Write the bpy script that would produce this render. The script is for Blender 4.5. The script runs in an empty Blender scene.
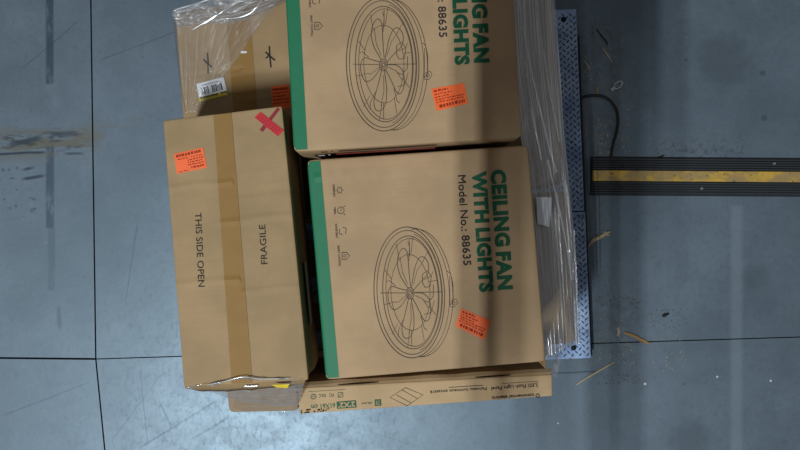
import bpy, bmesh, math, random
from mathutils import Vector, Matrix, noise

C = bpy.context.scene.collection
SC = bpy.context.scene
random.seed(7)

# ------------------------------------------------------------------ camera, world, lights, exposure
H = 3.2            # camera height over the floor (m), looking straight down
F = 940.0          # focal length in pixels of an 800 px wide frame
cam_data = bpy.data.cameras.new('camera')
cam_data.sensor_width = 36.0
cam_data.lens = 36.0 * F / 800.0
cam_data.clip_end = 60
cam = bpy.data.objects.new('camera', cam_data)
cam.location = (0, 0, H)
C.objects.link(cam)
SC.camera = cam

SC.view_settings.view_transform = 'Standard'
SC.view_settings.look = 'None'
SC.view_settings.gamma = 1.0
SC.view_settings.use_curve_mapping = False
SC.view_settings.exposure = 0.0

world = bpy.data.worlds.new('warehouse_air')
SC.world = world
world.use_nodes = True
bg = world.node_tree.nodes['Background']
bg.inputs['Color'].default_value = (0.95, 0.97, 1.0, 1)
bg.inputs['Strength'].default_value = 0.125


def lamp(name, loc, size, power, color=(1, 1, 1), aim=None):
    d = bpy.data.lights.new(name, 'AREA')
    d.shape = 'RECTANGLE'
    d.size, d.size_y = size
    d.energy = power
    d.color = color
    o = bpy.data.objects.new(name, d)
    o.location = loc
    if aim is not None:
        o.rotation_euler = (Vector(aim) - Vector(loc)).to_track_quat('-Z', 'Y').to_euler()
    C.objects.link(o)
    return o


# a twin strip lamp over the aisle, and a soft fill lamp added far to the left
for dx in (-0.041, 0.041):
    lamp('strip_lamp', (-1.38 + dx, -2.2, 6.5), (0.035, 1.2), 188, (0.88, 0.95, 1.0))
lamp('fill_lamp', (-5.2, -1.5, 6.5), (0.4, 2.4), 22, (0.88, 0.95, 1.0))


# ------------------------------------------------------------------ helpers
def W(u, v, z):
    """a point of the photograph at height z, in metres"""
    k = (H - z) / F
    return Vector(((u - 400.0) * k, (225.0 - v) * k, z))


class Nodes:
    """a small builder for node materials"""

    def __init__(self, name):
        self.m = bpy.data.materials.new(name)
        self.m.use_nodes = True
        self.t = self.m.node_tree
        self.b = self.t.nodes['Principled BSDF']
        self.out = self.t.nodes['Material Output']
        self.pos = self.add('ShaderNodeTexCoord').outputs['Object']

    def add(self, kind, **kw):
        n = self.t.nodes.new(kind)
        for k, v in kw.items():
            setattr(n, k, v)
        return n

    def put(self, sock, v):
        if isinstance(v, bpy.types.NodeSocket):
            self.t.links.new(v, sock)
        else:
            if sock.type == 'RGBA' and len(v) == 3:
                v = (*v, 1)
            sock.default_value = v

    def math(self, op, a, b=0.0, clamp=False):
        n = self.add('ShaderNodeMath', operation=op, use_clamp=clamp)
        self.put(n.inputs[0], a)
        self.put(n.inputs[1], b)
        return n.outputs[0]

    def scaled(self, s, v=None):
        n = self.add('ShaderNodeMapping')
        self.put(n.inputs['Vector'], self.pos if v is None else v)
        n.inputs['Scale'].default_value = s
        return n.outputs[0]

    def noise(self, scale, detail=4, rough=0.55, vec=None, stretch=None):
        n = self.add('ShaderNodeTexNoise')
        v = self.scaled(stretch, vec) if stretch else (vec or self.pos)
        self.put(n.inputs['Vector'], v)
        n.inputs['Scale'].default_value = scale
        n.inputs['Detail'].default_value = detail
        n.inputs['Roughness'].default_value = rough
        return n.outputs['Fac']

    def ramp(self, x, a, b, lo=0.0, hi=1.0):
        n = self.add('ShaderNodeMapRange')
        n.interpolation_type = 'SMOOTHSTEP'
        self.put(n.inputs[0], x)
        for i, v in enumerate((a, b, lo, hi)):
            n.inputs[i + 1].default_value = v
        return n.outputs[0]

    def mix(self, f, a, b, mode='MIX'):
        n = self.add('ShaderNodeMix', data_type='RGBA', blend_type=mode)
        self.put(n.inputs[0], f)
        self.put(n.inputs[6], a)
        self.put(n.inputs[7], b)
        return n.outputs[2]

    def xyz(self):
        n = self.add('ShaderNodeSeparateXYZ')
        self.put(n.inputs[0], self.pos)
        return n.outputs

    def bump(self, h, strength, dist=0.002):
        n = self.add('ShaderNodeBump')
        n.inputs['Strength'].default_value = strength
        n.inputs['Distance'].default_value = dist
        self.put(n.inputs['Height'], h)
        self.put(self.b.inputs['Normal'], n.outputs[0])
        return n.outputs[0]

    def base(self, col, rough=0.6, spec=0.5, metal=0.0):
        self.put(self.b.inputs['Base Color'], col)
        self.put(self.b.inputs['Roughness'], rough)
        self.put(self.b.inputs['Specular IOR Level'], spec)
        self.put(self.b.inputs['Metallic'], metal)
        return self.m


def lin(r, g, b):
    f = lambda c: (c / 255 / 12.92) if c / 255 <= 0.04045 else ((c / 255 + 0.055) / 1.055) ** 2.4
    return (f(r), f(g), f(b))


def plain(name, col, rough=0.6, spec=0.4, var=0.12, scale=40, metal=0.0):
    n = Nodes(name)
    c2 = tuple(x * (1 - var) for x in col)
    return n.base(n.mix(n.noise(scale), col, c2), rough, spec, metal)


def kraft(name, col, seed=0.0):
    n = Nodes(name)
    dark = tuple(x * 0.86 for x in col)
    pale = tuple(min(1, x * 1.07) for x in col)
    blot = n.ramp(n.noise(6.5, 5), 0.35, 0.68)
    c = n.mix(blot, dark, pale)
    flute = n.noise(1.0, 3, 0.6, stretch=(5, 260, 5))
    c = n.mix(n.ramp(flute, 0.3, 0.7, 0.0, 0.22), c, dark)
    fib = n.noise(420, 2)
    c = n.mix(n.ramp(fib, 0.35, 0.75, 0.0, 0.14), c, tuple(x * 0.6 for x in col))
    n.bump(n.math('ADD', flute, n.math('MULTIPLY', n.noise(9, 3), 1.6)), 0.10, 0.004)
    return n.base(c, 0.72, 0.25)


# ------------------------------------------------------------------ materials
M = {}
M['kraft'] = kraft('kraft_board', lin(160, 134, 98))
M['kraft_fan'] = kraft('kraft_board_pinkish', lin(176, 147, 112))
M['kraft_led'] = kraft('kraft_board_pale', lin(184, 156, 118))
M['kraft_low'] = kraft('kraft_board_low', lin(160, 132, 94))
M['tape'] = plain('brown_packing_tape', lin(146, 112, 62), 0.6, 0.2, 0.15, 30)
M['green'] = plain('printed_green', lin(34, 116, 80), 0.55, 0.3, 0.14, 60)
M['text_green'] = plain('green_ink', lin(10, 84, 54), 0.6, 0.3, 0.1, 90)
M['ink'] = plain('black_ink', lin(46, 42, 40), 0.7, 0.2, 0.1, 90)
M['ink_line'] = plain('thin_line_ink', lin(74, 64, 58), 0.7, 0.2, 0.1, 90)
M['marker'] = plain('black_marker', lin(24, 23, 24), 0.5, 0.3, 0.1, 90)
M['orange'] = plain('orange_sticker_paper', lin(246, 104, 44), 0.5, 0.4, 0.08, 200)
M['orange_ink'] = plain('orange_sticker_ink', lin(150, 50, 24), 0.6, 0.2, 0.1, 200)
M['red'] = plain('red_sticker_paper', lin(196, 22, 36), 0.5, 0.4, 0.1, 120)
M['red_dark'] = plain('dark_red_tape', lin(132, 12, 28), 0.5, 0.4, 0.1, 120)
M['white'] = plain('white_label_paper', lin(222, 224, 228), 0.5, 0.4, 0.04, 90)
M['grey_paper'] = plain('greyish_label_paper', lin(186, 188, 198), 0.5, 0.4, 0.06, 60)
M['yellow'] = plain('yellow_paper', lin(214, 190, 52), 0.5, 0.4, 0.06, 90)
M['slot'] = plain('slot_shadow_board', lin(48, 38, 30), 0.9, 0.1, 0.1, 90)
M['rubber'] = plain('black_rubber', lin(50, 54, 58), 0.62, 0.4, 0.3, 18)
M['steel'] = plain('bright_steel', lin(190, 196, 200), 0.3, 0.5, 0.1, 60, 0.8)
M['dark_steel'] = plain('dark_painted_steel', lin(30, 33, 40), 0.6, 0.4, 0.2, 40)
M['cable'] = plain('black_cable_sheath', lin(34, 36, 38), 0.5, 0.4, 0.2, 60)
M['straw'] = plain('pale_wood_splinter', lin(204, 182, 146), 0.8, 0.2, 0.25, 80)
M['orange_wood'] = plain('orange_brown_wood_splinter', lin(176, 140, 92), 0.8, 0.2, 0.25, 80)
M['twig'] = plain('dark_twig', lin(44, 42, 40), 0.8, 0.2, 0.25, 80)
M['chip'] = plain('pale_plastic_chip', lin(205, 208, 205), 0.6, 0.3, 0.1, 80)
M['dust'] = plain('debris_mixed', lin(120, 112, 96), 0.9, 0.1, 0.5, 30)

n = Nodes('pallet_wood')
c = n.mix(n.noise(14, 5, stretch=(1, 9, 9)), lin(176, 142, 98), lin(120, 92, 62))
M['wood'] = n.base(c, 0.8, 0.2)

n = Nodes('worn_yellow_lid')
wear = n.noise(26, 6, 0.65, stretch=(0.5, 1, 1))
c = n.mix(n.ramp(wear, 0.36, 0.56), lin(206, 166, 66), lin(164, 138, 88))
c = n.mix(n.ramp(n.noise(70, 4), 0.58, 0.72), c, lin(92, 80, 58))
M['yellow_lid'] = n.base(c, 0.6, 0.35)

n = Nodes('worn_blue_plate')
c = n.mix(n.ramp(n.noise(11, 6, 0.65), 0.32, 0.68), lin(128, 156, 198), lin(170, 194, 226))
c = n.mix(n.ramp(n.noise(90, 4), 0.56, 0.7), c, lin(84, 94, 116))
n.bump(n.noise(160, 3), 0.25, 0.001)
M['plate'] = n.base(c, 0.5, 0.45, 0.15)
M['tread'] = plain('worn_tread_bar', lin(40, 48, 66), 0.5, 0.5, 0.3, 60, 0.2)


def film(name, along, across, opac, lo=0.40, hi=0.72, tint=(0.80, 0.83, 0.88), gloss=0.10):
    n = Nodes(name)
    n.t.nodes.remove(n.b)
    uv = n.add('ShaderNodeUVMap').outputs[0]
    st = n.noise(1.0, 5, 0.6, vec=uv, stretch=(along, across, 1))
    fine = n.noise(1.0, 3, 0.6, vec=uv, stretch=(along * 2.2, across * 3.3, 1))
    s = n.math('ADD', n.math('MULTIPLY', st, 0.65), n.math('MULTIPLY', fine, 0.35))
    milk = n.ramp(s, lo, hi, opac * 0.15, opac)
    bump = n.add('ShaderNodeBump')
    bump.inputs['Strength'].default_value = 0.8
    bump.inputs['Distance'].default_value = 0.006
    n.put(bump.inputs['Height'], s)
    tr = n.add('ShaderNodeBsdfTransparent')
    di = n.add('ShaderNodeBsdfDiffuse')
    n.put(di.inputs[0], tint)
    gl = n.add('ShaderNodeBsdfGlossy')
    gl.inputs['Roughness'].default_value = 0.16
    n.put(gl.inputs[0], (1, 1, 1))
    n.put(gl.inputs['Normal'], bump.outputs[0])
    m1 = n.add('ShaderNodeMixShader')
    n.put(m1.inputs[0], milk)
    n.put(m1.inputs[1], tr.outputs[0])
    n.put(m1.inputs[2], di.outputs[0])
    m2 = n.add('ShaderNodeMixShader')
    n.put(m2.inputs[0], gloss)
    n.put(m2.inputs[1], m1.outputs[0])
    n.put(m2.inputs[2], gl.outputs[0])
    n.put(n.out.inputs[0], m2.outputs[0])
    return n.m


M['film_side'] = film('clear_stretch_film', 1.6, 46, 0.95, lo=0.40, hi=0.68, tint=(0.95, 0.93, 0.92), gloss=0.20)
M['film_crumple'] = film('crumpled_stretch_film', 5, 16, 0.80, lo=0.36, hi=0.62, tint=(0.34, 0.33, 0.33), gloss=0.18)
M['film_thin'] = film('thin_stretch_film', 2.5, 26, 0.36, lo=0.48, hi=0.72, tint=(0.7, 0.71, 0.75), gloss=0.10)
M['film_rope'] = film('gathered_stretch_film', 4, 10, 0.75, lo=0.32, hi=0.62, gloss=0.30)


# ------------------------------------------------------------------ floor material: worn concrete
def floor_material():
    n = Nodes('polished_concrete')
    x, y, z = n.xyz()
    big = n.ramp(n.noise(1.6, 6, 0.62), 0.3, 0.72)
    c = n.mix(big, lin(88, 100, 109), lin(108, 121, 132))
    mid = n.ramp(n.noise(9, 8, 0.72), 0.38, 0.66)
    c = n.mix(n.math('MULTIPLY', mid, 0.36), c, lin(76, 86, 98))
    cloud = n.ramp(n.noise(4.2, 7, 0.7, stretch=(1.4, 0.7, 1)), 0.55, 0.75)
    c = n.mix(n.math('MULTIPLY', cloud, 0.30), c, lin(128, 140, 152))
    fine = n.ramp(n.noise(60, 5, 0.7), 0.52, 0.74)
    c = n.mix(n.math('MULTIPLY', fine, 0.42), c, lin(64, 72, 82))

    scuff = n.ramp(n.noise(1.0, 7, 0.75, stretch=(64, 40, 1)), 0.48, 0.66)
    c = n.mix(n.math('MULTIPLY', scuff, 0.24), c, lin(70, 80, 90))
    pale = n.ramp(n.noise(1.0, 6, 0.7, stretch=(26, 60, 1)), 0.60, 0.72)
    c = n.mix(n.math('MULTIPLY', pale, 0.30), c, lin(136, 148, 158))

    def box(x0, x1, y0, y1, soft):
        a = n.math('MULTIPLY', n.ramp(x, x0 - soft, x0 + soft), n.ramp(x, x1 - soft, x1 + soft, 1, 0))
        b = n.math('MULTIPLY', n.ramp(y, y0 - soft, y0 + soft), n.ramp(y, y1 - soft, y1 + soft, 1, 0))
        return n.math('MULTIPLY', a, b)

    def pbox(u0, v0, u1, v1, soft):
        a, b = W(u0, v1, 0), W(u1, v0, 0)
        return box(a.x, b.x, a.y, b.y, soft)

    # old strip of floor tape, partly worn away
    worn = n.ramp(n.noise(22, 5, 0.7, stretch=(1, 0.35, 1)), 0.30, 0.50)
    for (u0, v0, u1, v1, k) in ((46, -40, 53.5, 84, 0.9), (46, 136, 54, 228, 0.85), (48, 228, 55, 290, 0.4)):
        c = n.mix(n.math('MULTIPLY', n.math('MULTIPLY', pbox(u0, v0, u1, v1, 0.004), k), worn), c, lin(46, 58, 74))
    # paler worn strip at the right
    c = n.mix(n.math('MULTIPLY', pbox(731, 205, 742, 480, 0.01), 0.28), c, lin(140, 152, 164))
    # brown dragged stain at the left, in streaks, with black specks
    streak = n.noise(1.0, 5, 0.62, stretch=(5, 34, 1))
    s1 = n.math('MULTIPLY', pbox(-10, 130, 96, 158, 0.035), n.ramp(streak, 0.42, 0.56))
    c = n.mix(n.math('MULTIPLY', s1, 0.85), c, lin(96, 90, 72))
    s1b = n.math('MULTIPLY', pbox(0, 132, 84, 150, 0.03), n.ramp(n.noise(1.0, 6, 0.7, stretch=(14, 52, 1)), 0.50, 0.60))
    c = n.mix(n.math('MULTIPLY', s1b, 0.95), c, lin(58, 52, 44))
    s2 = n.math('MULTIPLY', pbox(86, 116, 136, 146, 0.03), n.ramp(streak, 0.50, 0.60))
    c = n.mix(n.math('MULTIPLY', s2, 0.55), c, lin(104, 98, 82))
    sp = n.ramp(n.noise(1.0, 3, 0.5, stretch=(42, 60, 1)), 0.64, 0.69)
    s3 = n.math('MULTIPLY', pbox(-10, 160, 44, 214, 0.03), sp)
    c = n.mix(n.math('MULTIPLY', s3, 0.85), c, lin(46, 44, 44))
    # dirt trodden in beside the scale
    d1 = pbox(576, 20, 624, 166, 0.05)
    d2 = pbox(574, 300, 640, 372, 0.07)
    d3 = pbox(580, 168, 612, 300, 0.05)
    dm = n.math('ADD', n.math('ADD', d1, d2), n.math('MULTIPLY', d3, 0.5), True)
    gr = n.ramp(n.noise(34, 6, 0.72), 0.32, 0.60)
    c = n.mix(n.math('MULTIPLY', dm, n.math('MULTIPLY', gr, 0.40)), c, lin(62, 60, 52))
    d4 = n.math('MULTIPLY', pbox(655, 140, 745, 158, 0.03), n.ramp(n.noise(46, 5, 0.7), 0.50, 0.60))
    c = n.mix(n.math('MULTIPLY', d4, 0.5), c, lin(60, 58, 52))

    # scratches and fork marks: distance to a short line
    def scratch(a, b, w, k, col):
        p, q = W(*a, 0), W(*b, 0)
        d = (q - p)
        L = d.length
        ux, uy = d.x / L, d.y / L
        al = n.math('ADD', n.math('MULTIPLY', x, ux), n.math('MULTIPLY', y, uy))
        pe = n.math('ADD', n.math('MULTIPLY', x, -uy), n.math('MULTIPLY', y, ux))
        a0 = p.x * ux + p.y * uy
        p0 = -p.x * uy + p.y * ux
        wob = n.math('MULTIPLY', n.math('SUBTRACT', n.noise(14, 2), 0.5), 0.006)
        m = n.ramp(n.math('ABSOLUTE', n.math('SUBTRACT', n.math('ADD', pe, wob), p0)), w * 0.3, w, 1, 0)
        m = n.math('MULTIPLY', m, n.ramp(al, a0 - 0.01, a0 + 0.02))
        m = n.math('MULTIPLY', m, n.ramp(al, a0 + L - 0.02, a0 + L + 0.01, 1, 0))
        return n.mix(n.math('MULTIPLY', m, min(1.0, k * 1.5)), col[0], col[1])
    dk = lin(34, 40, 52)
    for (a, b, w, k) in (((140, 448), (216, 401), 0.005, 0.85), ((190, 440), (228, 418), 0.005, 0.7),
                         ((159, 401), (172, 428), 0.005, 0.7), ((140, 370), (148, 446), 0.004, 0.45),
                         ((222, 410), (170, 404), 0.004, 0.25), ((228, 412), (231, 450), 0.004, 0.35),
                         ((137, 225), (126, 300), 0.004, 0.30), ((100, 60), (180, 30), 0.003, 0.25),
                         ((58, 305), (60, 330), 0.012, 0.30), ((20, 70), (80, 20), 0.003, 0.25),
                         ((600, 371), (545, 374), 0.004, 0.5), ((180, 300), (176, 340), 0.004, 0.25),
                         ((5, 415), (90, 382), 0.003, 0.3), ((250, 418), (292, 448), 0.003, 0.4), ((330, 420), (420, 447), 0.003, 0.3),
                         ((112, 440), (168, 366), 0.003, 0.35), ((-5, 154.5), (46, 152), 0.006, 0.8), ((22, 179), (45, 175.5), 0.008, 0.8), ((22, 170), (34, 167.5), 0.007, 0.6),
                         ((8, 146), (42, 137), 0.014, 0.55), ((50, 134), (78, 133), 0.012, 0.5), ((64, 153.5), (84, 153.5), 0.006, 0.5)):
        c = scratch(a, b, w, k, (c, dk))
    # round oil spots
    for (u, v, r) in ((763, 73, 3.0), (764, 118, 3.6), (686, 60, 2.2), (684, 384, 1.6), (757, 278, 16), (690, 440, 24), (725, 60, 30), (17, 168, 2.2), (9, 170, 1.8), (3, 170, 2.4), (17, 190, 1.4), (30, 198, 1.6), (16, 206, 2.0), (10, 208, 1.8), (32, 210, 2.4), (69, 148, 2.2)):
        p = W(u, v, 0)
        dist = n.add('ShaderNodeVectorMath', operation='DISTANCE')
        n.put(dist.inputs[0], n.pos)
        dist.inputs[1].default_value = p
        rr = r * H / F
        wd = n.math('ADD', dist.outputs['Value'], n.math('MULTIPLY', n.math('SUBTRACT', n.noise(30, 3), 0.5), rr * 1.2))
        m = n.ramp(wd, rr * 0.5, rr * 1.15, 1, 0)
        c = n.mix(n.math('MULTIPLY', m, 0.55 if r < 5 else 0.32), c, lin(58, 64, 68))
    rough = n.math('ADD', 0.375, n.math('ADD', n.math('MULTIPLY', mid, 0.05), n.math('MULTIPLY', scuff, 0.06)))
    n.bump(n.math('ADD', n.noise(40, 5, 0.7), n.math('MULTIPLY', n.noise(5, 3), 0.5)), 0.10, 0.002)
    n.b.inputs['Specular Tint'].default_value = (0.66, 0.86, 1.0, 1)
    return n.base(c, rough, 0.88)


M['floor'] = floor_material()
M['joint'] = plain('saw_cut_joint', lin(34, 40, 48), 0.9, 0.1, 0.2, 30)


# ------------------------------------------------------------------ object helpers
def thing(name, label, cat, loc=(0, 0, 0), yaw=0.0, group=None):
    o = bpy.data.objects.new(name, None)
    o.empty_display_size = 0.1
    o.location = loc
    o.rotation_euler = (0, 0, yaw)
    C.objects.link(o)
    return tag(o, label, cat, group)


def tag(o, label, cat, group=None):
    o['label'] = label
    o['category'] = cat
    if group:
        o['group'] = group
    return o


def frame_of(o):
    m = Matrix.Identity(4)
    chain = []
    while o is not None:
        chain.append(Matrix.LocRotScale(o.location, o.rotation_euler, o.scale))
        o = o.parent
    for a in reversed(chain):
        m = m @ a
    return m


def obj(name, bm, mat, parent=None, smooth=False, local=False):
    """link a bmesh given in world metres as ONE object, in its parent's frame"""
    if parent is not None and not local:
        bmesh.ops.transform(bm, matrix=frame_of(parent).inverted(), verts=bm.verts)
    me = bpy.data.meshes.new(name)
    bmesh.ops.recalc_face_normals(bm, faces=bm.faces)
    bm.to_mesh(me)
    bm.free()
    if smooth:
        for p in me.polygons:
            p.use_smooth = True
    me.materials.append(mat)
    o = bpy.data.objects.new(name, me)
    o.parent = parent
    C.objects.link(o)
    return o


def flat(name, bm, mat, parent):
    """print or sticker: normals kept pointing up"""
    bmesh.ops.transform(bm, matrix=frame_of(parent).inverted(), verts=bm.verts)
    for f in bm.faces:
        f.normal_update()
        if f.normal.z < 0:
            f.normal_flip()
    me = bpy.data.meshes.new(name)
    bm.to_mesh(me)
    bm.free()
    me.materials.append(mat)
    o = bpy.data.objects.new(name, me)
    o.parent = parent
    C.objects.link(o)
    return o


def slab(bm, pts, z0, z1, bevel=0.0):
    """prism over a polygon of (x, y)"""
    n0 = len(bm.verts)
    lo = [bm.verts.new((p[0], p[1], z0)) for p in pts]
    hi = [bm.verts.new((p[0], p[1], z1)) for p in pts]
    k = len(pts)
    fs = [bm.faces.new(lo[::-1]), bm.faces.new(hi)]
    for i in range(k):
        fs.append(bm.faces.new((lo[i], lo[(i + 1) % k], hi[(i + 1) % k], hi[i])))
    if bevel:
        bmesh.ops.recalc_face_normals(bm, faces=fs)
        es = list({e for f in fs for e in f.edges})
        bmesh.ops.bevel(bm, geom=es, offset=bevel, segments=2, affect='EDGES', profile=0.6)
    return bm


def tube(bm, pts, r, seg=8):
    rings = []
    for i, p in enumerate(pts):
        p = Vector(p)
        a = Vector(pts[max(i - 1, 0)])
        b = Vector(pts[min(i + 1, len(pts) - 1)])
        t = (b - a).normalized()
        s = t.cross(Vector((0, 0, 1)))
        if s.length < 1e-4:
            s = Vector((1, 0, 0))
        s.normalize()
        w = s.cross(t)
        rr = r[i] if isinstance(r, (list, tuple)) else r
        rings.append([bm.verts.new(p + rr * (math.cos(2 * math.pi * j / seg) * s + math.sin(2 * math.pi * j / seg) * w)) for j in range(seg)])
    for a, b in zip(rings, rings[1:]):
        for j in range(seg):
            bm.faces.new((a[j], a[(j + 1) % seg], b[(j + 1) % seg], b[j]))
    bm.faces.new(rings[0][::-1])
    bm.faces.new(rings[-1])
    return bm


def smooth_path(pts, n=8):
    out = []
    P = [Vector(p) for p in pts]
    for i in range(len(P) - 1):
        p0, p1, p2, p3 = P[max(i - 1, 0)], P[i], P[i + 1], P[min(i + 2, len(P) - 1)]
        for j in range(n):
            t = j / n
            out.append(0.5 * ((2 * p1) + (p2 - p0) * t + (2 * p0 - 5 * p1 + 4 * p2 - p3) * t * t + (3 * p1 - p0 - 3 * p2 + p3) * t ** 3))
    out.append(P[-1])
    return out


# ------------------------------------------------------------------ cardboard boxes
class Carton:
    """a carton whose top face has the four given corners (photo points at height z1)"""

    def __init__(self, quad, z0, z1, seed=0, creases=(), amp=0.0012, bulge=0.004, z_tilt=0.0):
        self.px = [Vector(q) for q in quad]
        self.z0, self.z1 = z0, z1
        self.q = [W(u, v, z1).xy for u, v in quad]
        self.seed, self.creases, self.amp, self.bulge = seed, creases, amp, bulge
        self.w = ((self.q[1] - self.q[0]).length + (self.q[2] - self.q[3]).length) / 2
        self.h = ((self.q[3] - self.q[0]).length + (self.q[2] - self.q[1]).length) / 2
        e = (self.q[1] - self.q[0]) + (self.q[2] - self.q[3])
        self.yaw = math.atan2(e.y, e.x)
        self.mid = sum(self.q, Vector((0, 0))) / 4

    def bil(self, s, t, q):
        return (q[0] * (1 - s) + q[1] * s) * (1 - t) + (q[3] * (1 - s) + q[2] * s) * t

    def st(self, u, v):
        s = t = 0.5
        for _ in range(6):
            r = self.bil(s, t, self.px) - Vector((u, v))
            ds = (self.px[1] - self.px[0]) * (1 - t) + (self.px[2] - self.px[3]) * t
            dt = (self.px[3] - self.px[0]) * (1 - s) + (self.px[2] - self.px[1]) * s
            det = ds.x * dt.y - dt.x * ds.y
            s -= (r.x * dt.y - dt.x * r.y) / det
            t -= (ds.x * r.y - r.x * ds.y) / det
        return s, t

    def disp(self, s, t):
        p = Vector((s * self.w * 5 + self.seed * 7.3, t * self.h * 5, self.seed))
        d = self.amp * noise.noise(p) + 0.4 * self.amp * noise.noise(p * 3.1)
        for (t0, s0, s1, a) in self.creases:       # folds across the board
            if s0 - .03 < s < s1 + .03:
                k = t - t0 - 0.006 * noise.noise(Vector((s * 4, self.seed, t0 * 9)))
                d += 1.5 * a * math.exp(-(k * self.h / 0.007) ** 2)
        return d

    def surf(self, s, t, up=0.0):
        p = self.bil(s, t, self.q)
        return Vector((p.x, p.y, self.z1 + self.disp(s, t) + up))

    def at(self, u, v, up=0.0):
        return self.surf(*self.st(u, v), up)

    def mesh(self, sub=None, z0=None, z1off=0.0, r=0.007, R=0.012, nx=36, ny=36, scale_bottom=1.0):
        """rounded box over the sub-rectangle (s0,t0,s1,t1) of the top"""
        s0, t0, s1, t1 = sub or (0, 0, 1, 1)
        z0 = self.z0 if z0 is None else z0
        w, h = self.w * (s1 - s0), self.h * (t1 - t0)

        def cuts(L, n):
            e = [0, r * 0.12 / L, r * 0.4 / L, r / L]
            m = [r / L + (1 - 2 * r / L) * i / n for i in range(1, n)]
            return e + m + [1 - x for x in reversed(e)]
        A, B = cuts(w, nx), cuts(h, ny)
        # exact cuts where folds are, so they show
        bm = bmesh.new()

        def pos(a, b):
            x, y = (a - .5) * w, (b - .5) * h
            dx, dy = abs(x) - (w / 2 - R), abs(y) - (h / 2 - R)
            if dx > 0 and dy > 0:
                ex, ey = dx / R, dy / R
                nx_, ny_ = ex * math.sqrt(1 - ey * ey / 2), ey * math.sqrt(1 - ex * ex / 2)
                x = math.copysign(w / 2 - R + R * nx_, x)
                y = math.copysign(h / 2 - R + R * ny_, y)
            return s0 + (x / w + .5) * (s1 - s0), t0 + (y / h + .5) * (t1 - t0)

        def edge(a, b):
            return min(min(a, 1 - a) * w, min(b, 1 - b) * h)
        g = []
        for b in B:
            row = []
            for a in A:
                s, t = pos(a, b)
                d = edge(a, b)
                drop = 0.0 if d >= r else r - math.sqrt(max(0, r * r - (r - d) ** 2))
                row.append(bm.verts.new(self.surf(s, t, z1off - drop)))
            g.append(row)
        na, nb = len(A), len(B)
        for j in range(nb - 1):
            for i in range(na - 1):
                bm.faces.new((g[j][i], g[j + 1][i], g[j + 1][i + 1], g[j][i + 1]))
        rim = [g[0][i] for i in range(na)] + [g[j][na - 1] for j in range(1, nb)] + \
              [g[nb - 1][i] for i in range(na - 2, -1, -1)] + [g[j][0] for j in range(nb - 2, 0, -1)]
        prev = rim
        levels = 8 if (self.z1 - z0) > 0.05 else 1
        cx = sum((v.co for v in rim), Vector()) / len(rim)
        rimco = [v.co.copy() for v in rim]
        for l in range(1, levels + 1):
            f = l / levels
            ring = []
            for co in rimco:
                z = co.z * (1 - f) + z0 * f
                out = (co - cx)
                out.z = 0
                k = math.sin(math.pi * f) * self.bulge * noise.noise(Vector((co.x * 4, co.y * 4, f * 2 + self.seed)))
                p = Vector((co.x, co.y, z)) + out.normalized() * k
                ring.append(bm.verts.new(p))
            m = len(rim)
            for i in range(m):
                bm.faces.new((prev[i], prev[(i + 1) % m], ring[(i + 1) % m], ring[i]))
            prev = ring
        bm.faces.new(prev[::-1])
        return bm

    # prints on the top, given in photo points of a reference carton `ref`
    def pt(self, u, v, up, ref=None):
        return self.surf(*(ref or self).st(u, v), up)

    def patch(self, bm, quad, up, n=8, m=8, ref=None):
        q = [Vector(p) for p in quad]
        g = [[bm.verts.new(self.pt(*self.bil(i / n, j / m, q), up, ref)) for i in range(n + 1)] for j in range(m + 1)]
        for j in range(m):
            for i in range(n):
                bm.faces.new((g[j][i], g[j + 1][i], g[j + 1][i + 1], g[j][i + 1]))
        return bm

    def line(self, bm, pts, w, up, ref=None, close=False):
        """ribbon of width w (photo points) along a polyline"""
        P = [Vector(p) for p in pts]
        if close:
            P = P + [P[0]]
        prev = None
        for i, p in enumerate(P):
            a, b = P[max(i - 1, 0)], P[min(i + 1, len(P) - 1)]
            if close and i in (0, len(P) - 1):
                a, b = P[-2], P[1]
            t = b - a
            if t.length < 1e-6:
                continue
            t.normalize()
            nrm = Vector((-t.y, t.x)) * w / 2
            cur = (bm.verts.new(self.pt(*(p + nrm), up, ref)), bm.verts.new(self.pt(*(p - nrm), up, ref)))
            if prev:
                bm.faces.new((prev[0], prev[1], cur[1], cur[0]))
            prev = cur
        return bm


_fonts = {}


def glyphs(text, bold, gap=1.0, word=1.0):
    key = (text, bold, gap, word)
    if key not in _fonts:
        cu = bpy.data.curves.new('lettering', 'FONT')
        cu.body = text
        cu.size = 1.0
        cu.offset = bold
        cu.space_character = gap
        cu.space_word = word
        cu.resolution_u = 3
        cu.fill_mode = 'FRONT'
        o = bpy.data.objects.new('lettering', cu)
        C.objects.link(o)
        dg = bpy.context.evaluated_depsgraph_get()
        me = bpy.data.meshes.new_from_object(o.evaluated_get(dg))
        vs = [v.co.copy() for v in me.vertices]
        fs = [tuple(p.vertices) for p in me.polygons]
        bpy.data.objects.remove(o)
        bpy.data.curves.remove(cu)
        bpy.data.meshes.remove(me)
        x0, x1 = min(v.x for v in vs), max(v.x for v in vs)
        _fonts[key] = ([((v.x - x0) / (x1 - x0), v.y) for v in vs], fs)
    return _fonts[key]


def lettering(bm, box, text, start, end, cap, up=0.0012, bold=0.0, ref=None, flip=1, gap=1.0, word=1.0):
    """text whose baseline runs from photo point start to end; cap = capital height in photo points;
    letters stand to the left of the reading direction (as seen from above)"""
    vs, fs = glyphs(text, bold, gap, word)
    a, b = Vector(start), Vector(end)
    d = b - a
    nrm = Vector((d.y, -d.x)).normalized() * cap / 0.70 * flip
    base = [bm.verts.new(box.pt(*(a + d * x + nrm * y), up, ref)) for x, y in vs]
    for f in fs:
        try:
            bm.faces.new([base[i] for i in f])
        except ValueError:
            pass
    return bm


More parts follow.
